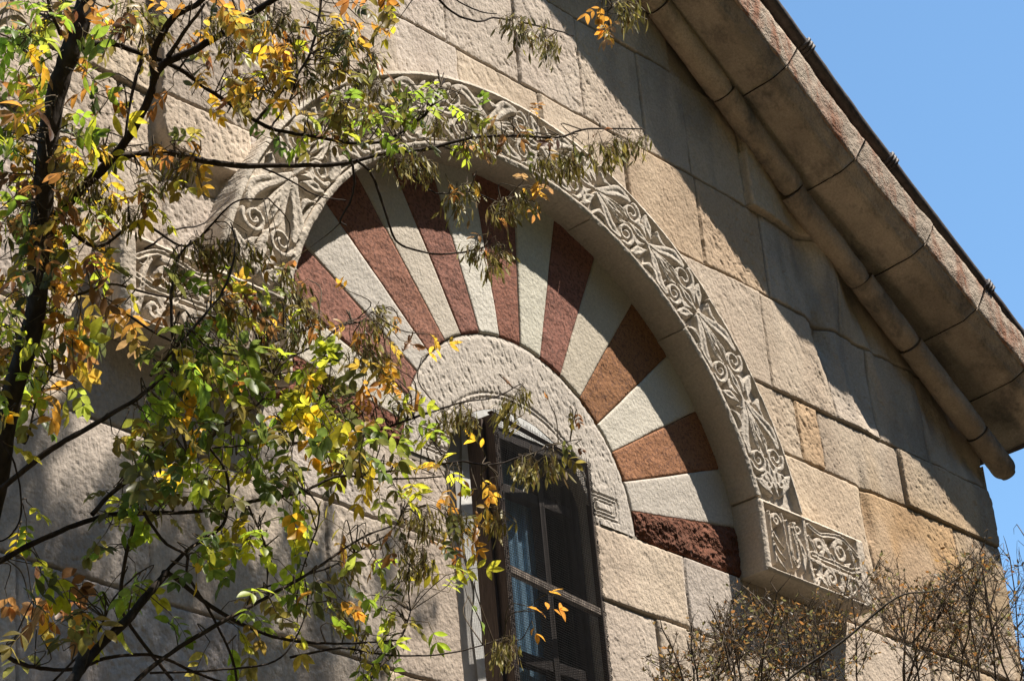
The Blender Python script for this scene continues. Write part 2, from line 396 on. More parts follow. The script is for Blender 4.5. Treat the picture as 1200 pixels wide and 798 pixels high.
# rest of the building's body behind the gable
DEP = 9.0
ZE = float(rake(CORNER))
sv = [(CORNER-.006, .0, GZ), (CORNER-.006, DEP, GZ), (CORNER-.006, DEP, ZE), (CORNER-.006, .0, ZE),
      (-CORNER, .0, GZ), (-CORNER, DEP, GZ), (-CORNER, DEP, ZE), (-CORNER, .0, ZE), (0, DEP, float(rake(0)))]
obj('side_wall', sv, [(0, 1, 2, 3), (5, 4, 7, 6), (1, 5, 6, 8, 2)], M_side, church, smooth=False, tint=(1, 1, 1))
# dark core just behind the face so joints are deep, with the window hole left open
bk = boxes_mesh([(-1.75, WX0-.03, .035, .05, -.05, 1.75), (WX1+.03, 1.75, .035, .05, -.05, 1.75), (WX0-.03, WX1+.03, .035, .05, .47, 1.75)])
for b_ in ((WX1+.004, .71, .006, .05, -.03, .004), (-.71, WX0-.004, .006, .05, -.03, .004)): obj('mortar_bed', *boxes_mesh([b_]), M_gplast_, church, smooth=False)
obj('joint_core', *bk, M_back, church, smooth=False)

# --- striped voussoirs of the arch filling
ANG = [0, 9.5, 20.5, 31.5, 42.5, 54, 65, 75.8, 85.8, 96.4, 107, 117, 127, 138, 149, 160, 170.5, 180]
for i in range(len(ANG)-1):
    a0, a1 = math.radians(ANG[i]), math.radians(ANG[i+1])
    red = i % 2 == 0; ro = i in (0, 16)
    na, nr = (46, 150) if ro else (26, 96)
    A, R = np.meshgrid(np.linspace(0, 1, na), np.linspace(.703, 1.62, nr), indexing='ij')
    gap = .0012/R
    TH = a0+gap+(a1-a0-2*gap)*A+.0035*(vnoise(R*9, A*0+i, 21)-.5)/R*(2*np.abs(A-.5))
    Xv, Zv = R*np.cos(TH), R*np.sin(TH)
    e = np.minimum(np.minimum(A, 1-A)*(a1-a0)*R, R-.703)
    h = rng.normal(0, .0022)+.003*fbm(Xv*8, Zv*8, 22+i)-.003*(1-smooth01(0, .004, e))
    if ro: h += .020*fbm(Xv*46, Zv*46, 30, 3)+.006*smooth01(.0, .03, e)+.006*fbm(Xv*9, Zv*9, 31, 2)
    P = np.stack([Xv, -h, Zv], -1); n = na*nr
    V = P.reshape(-1, 3); F = grid_faces(na, nr).tolist()
    idx = np.arange(n).reshape(na, nr)
    ring = list(idx[:, 0])+list(idx[-1, 1:])+list(idx[-2::-1, -1])+list(idx[0, -2:0:-1])
    Bk = V[ring].copy(); Bk[:, 1] = .045; V = np.vstack([V, Bk]); m_ = len(ring)
    for j in range(m_): F.append((ring[j], n+j, n+(j+1) % m_, ring[(j+1) % m_]))
    t = (1+rng.normal(0, .07))*np.array([1, 1+rng.normal(0, .025), 1+rng.normal(0, .05)])
    if red and i in (2, 4): t = t*np.array([1.17, 1.10, .80])
    elif red: t = t*np.array([.98, .94, .96])
    o = obj('voussoir', V, F, M_rough if ro else (M_red if red else M_white), church, tint=t,
            label='rough red tuff voussoir' if ro else ('red tuff voussoir' if red else 'pale limestone voussoir'), front=True)

# --- lunette stone around the window head
na, nr = 420, 70
A, R = np.meshgrid(np.linspace(0, np.pi, na), np.linspace(0, 1, nr), indexing='ij')
xi, zi = -.03+.435*np.cos(A), .350*np.sin(A)
xo, zo = .698*np.cos(A), .698*np.sin(A)
Xl, Zl = xi+(xo-xi)*R, zi+(zo-zi)*R-.0035*(1-np.abs(np.cos(A))**.2*0-smooth01(0, .03, np.sin(A)))
rr = np.hypot(Xl+.03, (Zl+.0)*1.16)
h = .006*fbm(Xl*7, Zl*7, 40)+.003*fbm(Xl*40, Zl*40, 41, 3)-.003*smooth01(.64, .82, vnoise((Xl*.94+Zl*.34)*95, (Xl*.34-Zl*.94)*34, 42))
for rc in (.468, .492): h -= .006*np.exp(-((rr-rc)/.005)**2)
for k in (0, .016, .032):                       # small incised nested frame to the right of the window
    for sx in (1, -1):
        dd = np.maximum(np.abs(Xl-sx*.505)-(.088-k), np.abs(Zl-.085)-(.052-k)); h -= .007*np.exp(-(dd/.0045)**2)
h -= .006*(1-smooth01(0, .02, (1-R)*(.698-.44)))
P = np.stack([Xl, -h, Zl], -1).reshape(-1, 3); n = na*nr
Fl = grid_faces(na, nr).tolist(); idx = np.arange(n).reshape(na, nr)
ex = P[idx[:, -1]].copy(); ex[:, 1] = .045; P = np.vstack([P, ex])
for j in range(na-1): Fl.append((idx[j, -1], n+j, n+j+1, idx[j+1, -1]))
obj('lunette', P, Fl, M_lun, church, tint=(1, 1, 1), front=True)

# --- carved relief -----------------------------------------------------------
class Relief:
    def __init__(s, U, Vv, depth): s.U, s.V, s.D = U, Vv, depth; s.H = np.full(U.shape, -depth)
    def sd(s, P, w):
        P = np.asarray(P, float); w = np.broadcast_to(np.asarray(w, float), (len(P),))
        pad = w.max()+.01
        mk = (s.U > P[:, 0].min()-pad) & (s.U < P[:, 0].max()+pad) & (s.V > P[:, 1].min()-pad) & (s.V < P[:, 1].max()+pad)
        u, v = s.U[mk], s.V[mk]; best = np.full(u.shape, 9.)
        for a, b, wa, wb in zip(P[:-1], P[1:], w[:-1], w[1:]):
            d = b-a; L = d @ d+1e-12
            t = np.clip(((u-a[0])*d[0]+(v-a[1])*d[1])/L, 0, 1)
            best = np.minimum(best, np.hypot(u-a[0]-t*d[0], v-a[1]-t*d[1])-(wa+(wb-wa)*t))
        return mk, best
    def stroke(s, P, w, top=0., groove=False, edge=.006):
        if len(P) > 2: P = curve(P, 5)
        P = np.asarray(P); 
        if not np.isscalar(w): w = np.interp(np.linspace(0, 1, len(P)), np.linspace(0, 1, len(w)), w)
        mk, sd = s.sd(P, w)
        if not mk.any(): return
        h = -s.D+(s.D+top)*smooth01(0, edge, -sd)
        if groove:
            wm = np.max(w); h = h-.006*smooth01(-.55*wm, -.9*wm, sd)
        s.H[mk] = np.maximum(s.H[mk], h)
    def cut(s, P, w, dep):
        P = curve(P, 5) if len(P) > 2 else np.asarray(P, float)
        mk, sd = s.sd(P, w)
        s.H[mk] = np.minimum(s.H[mk], -dep*smooth01(.003, -.003, sd))

def spiral(cx, cy, R, turns, a0, hand=1, n=26):
    t = np.linspace(0, 1, n); a = a0+hand*turns*2*np.pi*t; r = R*(1-.78*t)
    return np.stack([cx+r*np.cos(a), cy+r*np.sin(a)], -1)

def scroll_tile(rl, u0, L, d, W, jit):
    """one repeat of the vine: two long lobes ending in volutes, leaf between, palmette after"""
    J = lambda a: a+jit.normal(0, .004)
    f = lambda u, v: (u0+d*u*L, v)
    m = lambda pts, fl: [f(u, (W-v) if fl else v) for u, v in pts]
    for fl in (0, 1):
        R = J(.060)
        cu = J(.60)
        lobe = [(-.05, .5*W), (.14, .63*W), (.34, .83*W), (.50, .855*W)]
        rl.stroke(m(lobe, fl), [.008, .026, .036, .020], groove=True)                 # fleshy lobe, tapering
        cpt = f(cu, (.29*W if fl else .71*W))
        sp = spiral(cpt[0], cpt[1], R, 1.55, (math.pi/2 if not fl else -math.pi/2), (-1 if not fl else 1)*d)
        rl.stroke(sp, [.0145, .0125, .0105, .011])
        rl.stroke(m([(.02, .50*W), (.25, .56*W), (.44, .60*W), (.56, .545*W)], fl), [.006, .015, .016, .008], groove=True)
        rl.stroke(m([(.80, .90*W), (.87, .76*W), (.98, .62*W)], fl), [.012, .030, .008], groove=True)     # pointed leaf
        rl.stroke(m([(.72, .60*W), (.80, .66*W), (.92, .56*W)], fl), [.006, .022, .006])
        rl.stroke(m([(.02, .88*W), (.10, .78*W), (.22, .80*W)], fl), [.006, .018, .006])
    rl.stroke(m([(.60, .5*W), (.78, .5*W), (1.0, .5*W)], 0), [.010, .026, .008], groove=True)
    rl.stroke(m([(.06, .5*W), (.30, .5*W), (.5, .5*W)], 0), [.006, .020, .006], groove=True)

HA = [13.4, 45.7, 72.5, 97, 122, 147, 166.6]
Wd = Ro-Ri; Rm = (Ri+Ro)/2
def finish_block(V, idx, back_y, F):
    ring = list(idx[:, 0])+list(idx[-1, 1:])+list(idx[-2::-1, -1])+list(idx[0, -2:0:-1])
    m_ = len(ring); n = len(V)
    steps = 5; rows = [ring]; Vn = [V]
    base = V[ring]
    for k in range(1, steps+1):
        r = base.copy(); t = k/steps
        r[:, 1] = base[:, 1]*(1-t)+back_y*t
        if k < steps: r += rng.normal(0, .0012, r.shape)
        Vn.append(r); rows.append(list(range(n+(k-1)*m_, n+k*m_)))
    for a, b in zip(rows[:-1], rows[1:]):
        for j in range(m_): F.append((a[j], b[j], b[(j+1) % m_], a[(j+1) % m_]))
    return np.vstack(Vn), F

jit = np.random.default_rng(11)
for i in range(len(HA)-1):
    a0, a1 = math.radians(HA[i])+.0012, math.radians(HA[i+1])-.0012
    nu = int((a1-a0)*Rm/.0042); nv = 84
    A, Rr = np.meshgrid(np.linspace(a0, a1, nu), np.linspace(Ri, Ro, nv), indexing='ij')
    if i == 0 or i == len(HA)-2:     # lower ends are cut level above the impost
        lim = np.arcsin(np.clip(.347/Rr, 0, 1))
        t = (A-a0)/(a1-a0)
        A = (lim+t*(a1-lim)) if i == 0 else (a0+t*(math.pi-lim-a0))
    U = A*Rm; Vv = Rr-Ri
    rl = Relief(U, Vv, .033)
    ub, ue = a0*Rm, a1*Rm; L = .43; nt_ = max(1, round((ue-ub)/L)); L = (ue-ub)/nt_
    for k in range(nt_):
        d = 1 if i >= 3 else -1
        scroll_tile(rl, (ub+k*L) if d > 0 else (ub+(k+1)*L), L, d, Wd, jit)
    for _ in range(int(11*nt_)):         # leaflets filling the ground of the vine
        cu, cv, a = jit.uniform(ub+.02, ue-.02), jit.uniform(.05, Wd-.05), jit.normal(0, .7); l_ = jit.uniform(.018, .034)
        du_, dv_ = l_*math.cos(a), l_*math.sin(a)
        rl.stroke([(cu-du_, cv-dv_), (cu+.25*dv_, cv-.25*du_), (cu+du_, cv+dv_)], [.003, jit.uniform(.007, .011), .003], top=-.007)
    if i in (0, 5):
        ends = ub+.06 if i == 0 else ue-.06
        for sv_ in (.32, .68):
            rl.stroke(spiral(ends+.02, sv_*Wd, .052, 1.5, 0, 1 if sv_ < .5 else -1), [.013, .011, .010])
    H = rl.H
    v = Vv
    H = np.maximum(H, -.033+.033*smooth01(.030, .024, v)); H = np.maximum(H, -.033+.033*smooth01(.022, .016, Wd-v))
    H = np.maximum(H, -.033+.024*(smooth01(.033, .036, v)*smooth01(.048, .044, v)))
    H -= .010*np.exp(-((v-.031)/.003)**2)
    wear = smooth01(.45, .75, vnoise(U*4, Vv*6, 50))
    H = H*(1-.2*wear)+.006*fbm(U*22, Vv*22, 51)*(.5+wear)+.004*fbm(U*70, Vv*70, 52, 2)
    eg = np.minimum(v, Wd-v); H -= .006*(1-smooth01(0, .010+.010*vnoise(U*30, Vv*2, 53), eg))
    offr = rng.normal(0, .003)
    R2 = Rr+.005*(vnoise(U*28, v*0, 54)-.5)*(1-smooth01(0, .02, eg))+offr
    Vt = np.stack([R2*np.cos(A), -(DH+H)+rng.normal(0, .003), R2*np.sin(A)], -1).reshape(-1, 3)
    F = grid_faces(nu, nv).tolist()
    Vt, F = finish_block(Vt, np.arange(nu*nv).reshape(nu, nv), .03, F)
    obj('hood_stone', Vt, F, M_carve, church, tint=(1+rng.normal(0, .04))*np.array([1, .985, .96]), front=True)

# --- impost blocks at the feet of the hood
def impost(x0, x1, mirror):
    z0, z1 = -.012, .338
    nu, nv = int((x1-x0)/.0042), 84
    a, bb = np.meshgrid(np.linspace(0, x1-x0, nu), np.linspace(0, z1-z0, nv), indexing='ij')
    Wt, Ht = x1-x0, z1-z0
    U = (Wt-a) if mirror else a
    rl = Relief(U, bb, .033)
    S = lambda P, w, **kw: rl.stroke(P, w*1.3 if np.isscalar(w) else [q*1.3 for q in w], **kw)
    # left column: eye, slanting leaves
    S(spiral(.115, .265, .034, 1.3, 0), [.010, .009, .008])
    for k in range(3): S([(.075, .21-.055*k), (.10, .17-.055*k), (.15, .135-.055*k)], [.004, .011, .004])
    S([(.070, .30), (.072, .16), (.075, .05)], .006); S([(.165, .31), (.175, .2), (.19, .05)], .007)
    # tall loops
    for du in (0, .026): S([(.20+du*.5, .29-du), (.205+du*.4, .12+du*.4), (.235, .065+du), (.262-du*.4, .12+du*.4), (.245-du*.5, .29-du)], .006)
    S(spiral(.275, .262, .030, 1.2, 2), .009); S([(.26, .23), (.30, .15), (.29, .06)], [.010, .018, .006], groove=True)
    S([(.335, .33), (.338, .17), (.355, .02)], .011, groove=True)
    # interlace on the right
    for (cx, cy, R, tr, a0, hd) in [(.60, .235, .050, 1.5, 1.2, 1), (.50, .08, .040, 1.4, 4, -1), (.66, .075, .040, 1.3, 2, 1), (.43, .225, .036, 1.2, 5, 1)]:
        S(spiral(cx, cy, R*1.1, tr, a0, hd), [.013, .011, .009])
    for P, w in [([(.37, .31), (.45, .285), (.53, .30), (.64, .31), (.74, .255)], .011), ([(.37, .17), (.45, .165), (.55, .165), (.66, .16), (.75, .185)], .012),
                 ([(.36, .14), (.45, .13), (.56, .125), (.68, .125), (.75, .10)], .009), ([(.36, .25), (.40, .18), (.42, .10), (.38, .03)], .010),
                 ([(.52, .20), (.56, .15), (.585, .09), (.57, .03)], .010), ([(.68, .27), (.71, .20), (.72, .12), (.74, .04)], .010),
                 ([(.46, .27), (.49, .22), (.51, .18)], [.004, .014, .004]), ([(.62, .02), (.64, .05), (.61, .11)], [.004, .013, .004]), ([(.40, .06), (.43, .05), (.46, .02)], [.004, .012, .004])]:
        S(P, w*1.25 if np.isscalar(w) else [q*1.3 for q in w], groove=np.isscalar(w) and w > .009)
    rf = np.random.default_rng(9)
    for _ in range(34):                 # small leaves filling the ground between the bands
        cu, cb, ang = rf.uniform(.37, .75), rf.uniform(.04, .31), rf.uniform(0, 6.3); l_ = rf.uniform(.020, .038)
        dx, dy = l_*math.cos(ang), l_*math.sin(ang)
        S([(cu-dx, cb-dy), (cu+.2*dy, cb-.2*dx), (cu+dx, cb+dy)], [.003, rf.uniform(.008, .012), .003], top=-.006)
    H = rl.H
    e = np.minimum(np.minimum(a, Wt-a), np.minimum(bb, Ht-bb)); fr = np.minimum(np.minimum(U-.012, Wt-.045-U), np.minimum(bb, Ht-bb))
    H = np.maximum(H, -.033+.033*smooth01(.024, .018, fr))
    wear = smooth01(.4, .75, vnoise(U*5, bb*5, 60)); H = H*(1-.2*wear)+.007*fbm(U*22, bb*22, 61)+.005*fbm(U*70, bb*70, 62, 2)
    H -= .010*(1-smooth01(0, .014, e))
    yy = -(DH+H)
    V = np.stack([x0+a+.004*(vnoise(bb*20, a*0, 63)-.5)*(1-smooth01(0, .02, e)), yy, z0+bb], -1).reshape(-1, 3)
    F = grid_faces(nu, nv).tolist()
    V, F = finish_block(V, np.arange(nu*nv).reshape(nu, nv), .03, F)
    obj('impost_block', V, F, M_carve, church, tint=(1.0, .96, .91), front=True)
impost(1.425, 2.235, False); impost(-2.235, -1.425, True)

# --- window ------------------------------------------------------------------
# reveals
na = 60; Aa = np.linspace(0, np.pi, na)
edge = [(WX1, ZSILL)]+[(-.03+.435*math.cos(a), .350*math.sin(a)) for a in Aa]+[(WX0, ZSILL)]
V = []; F = []
for (x, zz) in edge: V += [(x, -.002, zz), (x, .15, zz)]
for j in range(len(edge)-1): F.append((2*j, 2*j+1, 2*j+3, 2*j+2))
F.append((0, 2*(len(edge)-1), 2*(len(edge)-1)+1, 1))
obj('window_reveal', V, F, M_lun, church, tint=(1, 1, 1), front=True)
# white plaster infill of the arch head and of the left edge
V = []; F = []
head = [(-.03+.433*math.cos(a), .348*math.sin(a)) for a in Aa if .348*math.sin(a) > .268]
pl = head+[(head[-1][0], .2), (-.2, .2), (head[0][0], .2)]
V = [(x, -.003+.004*vnoise(x*30, zz*30, 71), zz) for x, zz in head]+[(x, .0, .262) for x, zz in head]; nh = len(head)
F = [(j, j+1, nh+j+1, nh+j) for j in range(nh-1)]
for j in range(nh): V.append((head[j][0], .07, .262))
F += [(nh+j, nh+j+1, 2*nh+j+1, 2*nh+j) for j in range(nh-1)]
obj('plaster_infill', V, F, M_plast, church, smooth=False, front=True)
rs = np.random.default_rng(3)
V = []; F = []; zz = np.linspace(ZSILL, .33, 70)
for k, z_ in enumerate(zz):
    xl = -.285+.022*(vnoise(z_*6, 0, 70)-.5)*2
    V += [(xl, .085, z_), (-.12, .08, z_)]
F = [(2*k, 2*k+1, 2*k+3, 2*k+2) for k in range(len(zz)-1)]
obj('plaster_strip', V, F, M_plast, church, smooth=False, front=True)
obj('reveal_back', *boxes_mesh([(WX0-.01, -.11, .092, .12, ZSILL, .37)]), M_gplast, church, smooth=False)
# the wooden window: casing, screen, sash
win = bpy.data.objects.new('window', None); C.objects.link(win); win.parent = church
SA = np.array([-.28, -.102]); SB = np.array([.413, -.014]); su = (SB-SA)/np.linalg.norm(SB-SA); sn = np.array([su[1], -su[0]])   # sn: outward
SW = float(np.linalg.norm(SB-SA)); ZT = .258; ZB = -1.7
def swung(L):
    """boxes (u0,u1,n0,n1,z0,z1) in the slightly swung plane of the screen; n outward"""
    V, F = boxes_mesh(L); V = np.array(V)
    xy = SA[None]+V[:, :1]*su[None]+V[:, 1:2]*sn[None]
    return np.column_stack([xy, V[:, 2]]), [f[::-1] for f in F]
bevel(obj('frame', *swung([(0, .035, -.105, -.004, ZB, ZT-.016), (.0, SW, -.03, -.006, ZT-.010, ZT-.001), (SW-.013, SW-.001, -.03, -.006, ZB, ZT-.016), (.037, SW-.014, -.03, -.006, ZB, ZB+.05)]), M_wood, win, smooth=False), .003)
obj('weather_board', *swung([(-.018, -.0015, -.125, -.05, ZB, ZT-.03)]), M_wood, win, smooth=False)
for (zr, th) in ((-.398, .035), (-1.02, .035)):
    bevel(obj('rail', *swung([(.037, SW-.014, -.032, -.007, zr-th, zr)]), M_rail, win, smooth=False), .004)
T = Tubes()
p_ = .0105
for k in range(int(SW/p_)+1):
    u = k*p_; w = .0016 if 2 < k < SW/p_-3 else .0026
    pt = [SA+u*su+sn*(.002+.002*math.sin(k)) for _ in range(2)]
    T.add([(*pt[0], ZB), (*pt[1], ZT+.007+.009*math.sin(k*2.3))], w/2*1.15, 3)
for k in range(int((ZT-ZB)/p_)+1):
    z_ = ZB+k*p_; a = SA+sn*.003; b = SB+sn*.003
    T.add([(*a, z_), (*((a+b)/2+sn*.002), z_-.001), (*b, z_)], .0009, 3)
for k in range(160):       # frayed border of the wire
    z_ = rs.uniform(ZB, ZT); 
    for e, s_ in ((SA, 1), (SB, -1)):
        q = e+sn*.004+su*s_*rs.uniform(0, .012); T.add([(*q, z_), (*(q+sn*.004), z_+.008), (*(q+su*s_*rs.uniform(-.006, .012)), z_+.016)], .0013, 3)
T.build('wire_screen', M_wire, win)
# sash behind the screen
yw = .06
M_sash = plain('dark_sash_paint', (.045, .036, .032), .6, .3, .4, 26, (6, 6, .5), .002)
x0, x1 = -.105, WX1-.005
sash = [(x0, x0+.04, yw, yw+.05, ZSILL, .30), (x1-.05, x1, yw, yw+.05, ZSILL, .30), (.150, .185, yw, yw+.05, ZSILL, .30), (x0-.12, x1, yw-.055, yw-.003, .215, .36)]
tr = [(.30, .25), (.058, .015), (-.66, -.71), (-1.3, -1.35)]
bevel(obj('sash', *boxes_mesh(sash), M_sash, win, smooth=False), .003)
for zt, zb in tr: bevel(obj('transom', *boxes_mesh([(x0+.041, .149, yw+.004, yw+.046, zb, zt), (.186, x1-.051, yw+.004, yw+.046, zb, zt)]), M_sash, win, smooth=False), .003)
zz_ = [.25, .058, -.66, -1.3, ZSILL]
lo = [.058, -.66, -1.3, ZSILL]; hi = [.25, .015, -.71, -1.35]
for a, b in zip(lo, hi):
    for (xa, xb) in ((x0+.04, .15), (.185, x1-.05)):
        obj('pane', *boxes_mesh([(xa-.004, xb+.004, yw+.022, yw+.027, a-.004, b+.004)]), M_glass, win, smooth=False)
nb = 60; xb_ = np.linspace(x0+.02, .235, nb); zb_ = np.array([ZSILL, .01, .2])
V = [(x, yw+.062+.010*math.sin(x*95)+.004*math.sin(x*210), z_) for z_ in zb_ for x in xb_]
obj('reflection_sheet', V, [(i, i+1, i+1+nb, i+nb) for k in range(2) for i in range(k*nb, k*nb+nb-1)], M_reflect, win)  # sheet added behind the left panes to imitate their sky reflections
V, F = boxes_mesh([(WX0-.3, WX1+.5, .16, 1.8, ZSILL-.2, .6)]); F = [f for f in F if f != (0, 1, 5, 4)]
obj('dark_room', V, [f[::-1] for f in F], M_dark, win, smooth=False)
obj('sill', *boxes_mesh([(WX0-.05, WX1+.05, -.05, .15, ZSILL-.08, ZSILL)]), M_lun, win, smooth=False, tint=(1, 1, 1))

# --- raking cornice ----------------------------------------------------------
tv = np.array([1, 0, -.742])/1.2452; nv_ = np.array([.742, 0, 1])/1.2452
KS = .145
tc_ = tv+KS*nv_
def rk(s, q, y, mirror=False):
    """s along the rake, q across it, y out of the wall -> point"""
    p = np.asarray(s)[..., None]*tv+(np.asarray(q))[..., None]*nv_
    p = p+np.stack([0*np.asarray(y), np.asarray(y), 0*np.asarray(y)], -1)
    if mirror: p = p*np.array([-1, 1, 1])
    return p
S_APEX = -(3.35*.742)    # where x = 0
flare = lambda s: np.where(s > .45, s-.45, .4*(s-.45))
def sweep(prof, s0, s1, k, ns, name, m, tint, seed, amp=.004, xcut=None, closed=True, mirror=False, parent=church, rnd=0., label=None):
    prof = np.array(prof); pr = [prof[0]]
    for a, b in zip(prof, np.roll(prof, -1, 0)):
        n = max(1, int(np.linalg.norm(b-a)/.02))
        pr += [a+(b-a)*(j+1)/n for j in range(n)]
    pr = np.array(pr[:-1]); npf = len(pr)
    t = np.linspace(0, 1, ns)
    q = pr[None, :, 0]+0*t[:, None]; y = pr[None, :, 1]+0*t[:, None]
    sA = s0+0*pr[:, 0]; sB = s1+0*pr[:, 0]
    if xcut is not None: sB = 1.2452*xcut-.742*pr[:, 0]
    s = sA[None]+(sB-sA)[None]*t[:, None]
    c = pr.mean(0)
    arc = np.arange(npf)[None]*.02
    dn = amp*2*(fbm(s*9+seed, arc*9, seed)+.5*fbm(s*30+seed, arc*30, seed+1))
    rq = q-c[0]; ry = y-c[1]; rr = np.hypot(rq, ry)+1e-9
    endr = 1-rnd*(1-smooth01(0, .09, t))[:, None]*0-rnd*(smooth01(1-.06/max(s1-s0, .1), 1, t)**2)[:, None]
    q = c[0]+rq*endr*(1+dn/rr); y = c[1]+ry*endr*(1+dn/rr)
    fl = flare(s); q = q+k*fl
    P = rk(s, q, np.minimum(y, .04), mirror).reshape(-1, 3)
    i = np.arange(ns*npf).reshape(ns, npf); j = np.roll(i, -1, 1)
    F = np.stack([i[:-1], j[:-1], j[1:], i[1:]], -1).reshape(-1, 4).tolist()
    F += [list(i[0]), list(i[-1][::-1])]
    if not mirror: F = [f[::-1] for f in F]
    # per-face attribute: nothing fancy
    return obj(name, P, F, m, parent, tint=tint, label=label)
SJ = [-1.95, -1.35, -.74, -.118, .49, 1.10, 1.575, 2.03, 2.41]
circ = [(3.162+.066*math.cos(a), -.060+.066*math.sin(a)) for a in np.linspace(0, 2*np.pi, 18, endpoint=False)]
RJ = [-2.0, -1.35, -.745, -.19, .425, 1.04, 1.49, 2.12, 2.43]
soff = [(3.22, .03), (3.225, -.02), (3.232, -.11), (3.262, -.290), (3.270, -.293), (3.272, -.303), (3.279, -.306), (3.328, -.350), (3.42, -.350), (3.42, .03)]
fas = [(3.330, -.351), (3.340, -.360), (3.44, -.363), (3.535, -.359), (3.546, -.345), (3.544, .03), (3.42, .03), (3.42, -.2)]
for mir in (False, True):
    for k in range(len(RJ)-1):
        cj = [(q_+jr, y_+jy) for jr, jy in [(rng.normal(0, .005), rng.normal(0, .004))] for q_, y_ in circ]
        sweep(cj, RJ[k]+.003, RJ[k+1]-.003, .06, 26, 'cornice_roll', M_corn, (1.0+rng.normal(0, .08))*np.array([1.05, .98, .9]), 80+k, .004, mirror=mir, rnd=.38 if k == len(RJ)-2 else .13)
    for k in range(len(SJ)-1):
        last = k == len(SJ)-2
        sweep(soff, SJ[k]+.003, SJ[k+1]-.003, KS, 24, 'cornice_slab', M_corn, (1.0+rng.normal(0, .10))*np.array([1, .97, .94]), 100+k, .0055, mirror=mir)
        sweep(fas, SJ[k]+.004, SJ[k+1]-.004, KS, 60, 'cornice_fascia', M_fascia, (1.0+rng.normal(0, .06))*np.array([1, .97, .93]), 120+k, .0075, mirror=mir)
    # roof slope and the dark roll along the verge
    sg = 1 if not mir else -1
    for nm, q0, q1, yf, yb in (('roof', 3.552, 3.62, -.30, DEP+.3),):
        P = rk(np.array([S_APEX-.3, 2.6, 2.6, S_APEX-.3]*2), np.array([q0-.19, q0+KS*2.0, q1+KS*2.0, q1-.19]*2), np.array([yf]*4+[yb]*4), mir)
        P[:, 0] = np.where(sg*P[:, 0] < 0, 0, P[:, 0])
        obj(nm, P, [(0, 1, 2, 3), (7, 6, 5, 4), (0, 4, 5, 1), (1, 5, 6, 2), (2, 6, 7, 3), (3, 7, 4, 0)], M_roof, church, smooth=False)
    cp = [(3.648+.036*math.cos(a), -.335+.036*math.sin(a)) for a in np.linspace(0, 2*np.pi, 14, endpoint=False)]
    vr = sweep(cp, S_APEX, 2.6, .085, 120, 'verge_roll', M_metal, (1, 1, 1), 140, .0025, mirror=mir)
    for s_ in (-1.6, -.82, -.06, .70, 1.60):
        for dk in (-.022, 0, .02):
            q = 3.648+.085*float(flare(np.array(s_)))
            T = Tubes(); th = np.linspace(0, 2*np.pi, 15)
            P = rk(np.full(15, s_+dk)+.006*np.sin(th), q+.043*np.cos(th), -.335+.043*np.sin(th), mir)
            T.add(P, .011, 5); T.build('strap', M_metal, vr)
# level eave cornice down the right side wall
for x0, x1 in ((CORNER-.01, CORNER+.19), (-CORNER-.19, -CORNER+.01)):
    V, F = boxes_mesh([(x0, x1, .04, DEP, 1.50, 1.72)])
    bevel(obj('side_cornice', V, F, M_corn, church, smooth=False, tint=(.9, .86, .8)), .02, 3)

# ================================================================== trees
class Leaves:
    def __init__(s): s.V = []; s.F = []; s.T = []; s.n = 0
    def leaflet(s, base, d, nrm, L, W, col, curl=.15):
        d = d/np.linalg.norm(d); side = np.cross(d, nrm); side /= np.linalg.norm(side)+1e-9; up = np.cross(side, d)
        rows = ((0, .06), (.14, .55), (.34, .95), (.56, .98), (.78, .62), (1, .02))
        P = []; fold = .12+1.1*curl; tw = (L*7919 % 1-.5)*.6
        for t, w in rows:
            c = base+d*L*t-up*curl*L*t*t
            e = (side+up*tw*t)*W*.5*w; f = up*W*fold*.5*w
            P += [c-e+f, c, c+e+f]
        b = s.n; n = len(rows)
        for k in range(n-1):
            i = b+3*k; s.F += [(i, i+1, i+4, i+3), (i+1, i+2, i+5, i+4)]
        s.V += P; s.n += 3*n
        c = np.array(col); s.T += [c]*(3*n)
    def build(s, name, m, parent, label=None):
        return obj(name, np.array(s.V), np.array(s.F), m, parent, tint=np.array(s.T), label=label)

PAL = {
 'G': [(.26, .36, .03), (.34, .42, .035), (.19, .27, .03), (.42, .43, .04), (.12, .17, .035), (.30, .34, .05)],
 'Y': [(.62, .46, .03), (.55, .50, .04), (.45, .46, .03), (.66, .40, .03)],
 'O': [(.50, .25, .035), (.55, .32, .04), (.40, .19, .035), (.33, .15, .04), (.46, .33, .05)],
 'B': [(.22, .10, .035), (.30, .15, .05), (.16, .07, .03), (.38, .22, .09)],
 'D': [(.14, .14, .035), (.20, .17, .04), (.10, .11, .035), (.27, .20, .045), (.33, .26, .05)],
}
def pick(types): 
    c = np.array(random.choice(PAL[random.choice(types)])); return np.clip(c*random.uniform(.75, 1.25)*np.array([random.uniform(.92, 1.1), 1, 1]), 0.01, .85)
DOWN = np.array([0, 0, -1.])
def rvec(): v = rng.normal(size=3); return v/np.linalg.norm(v)

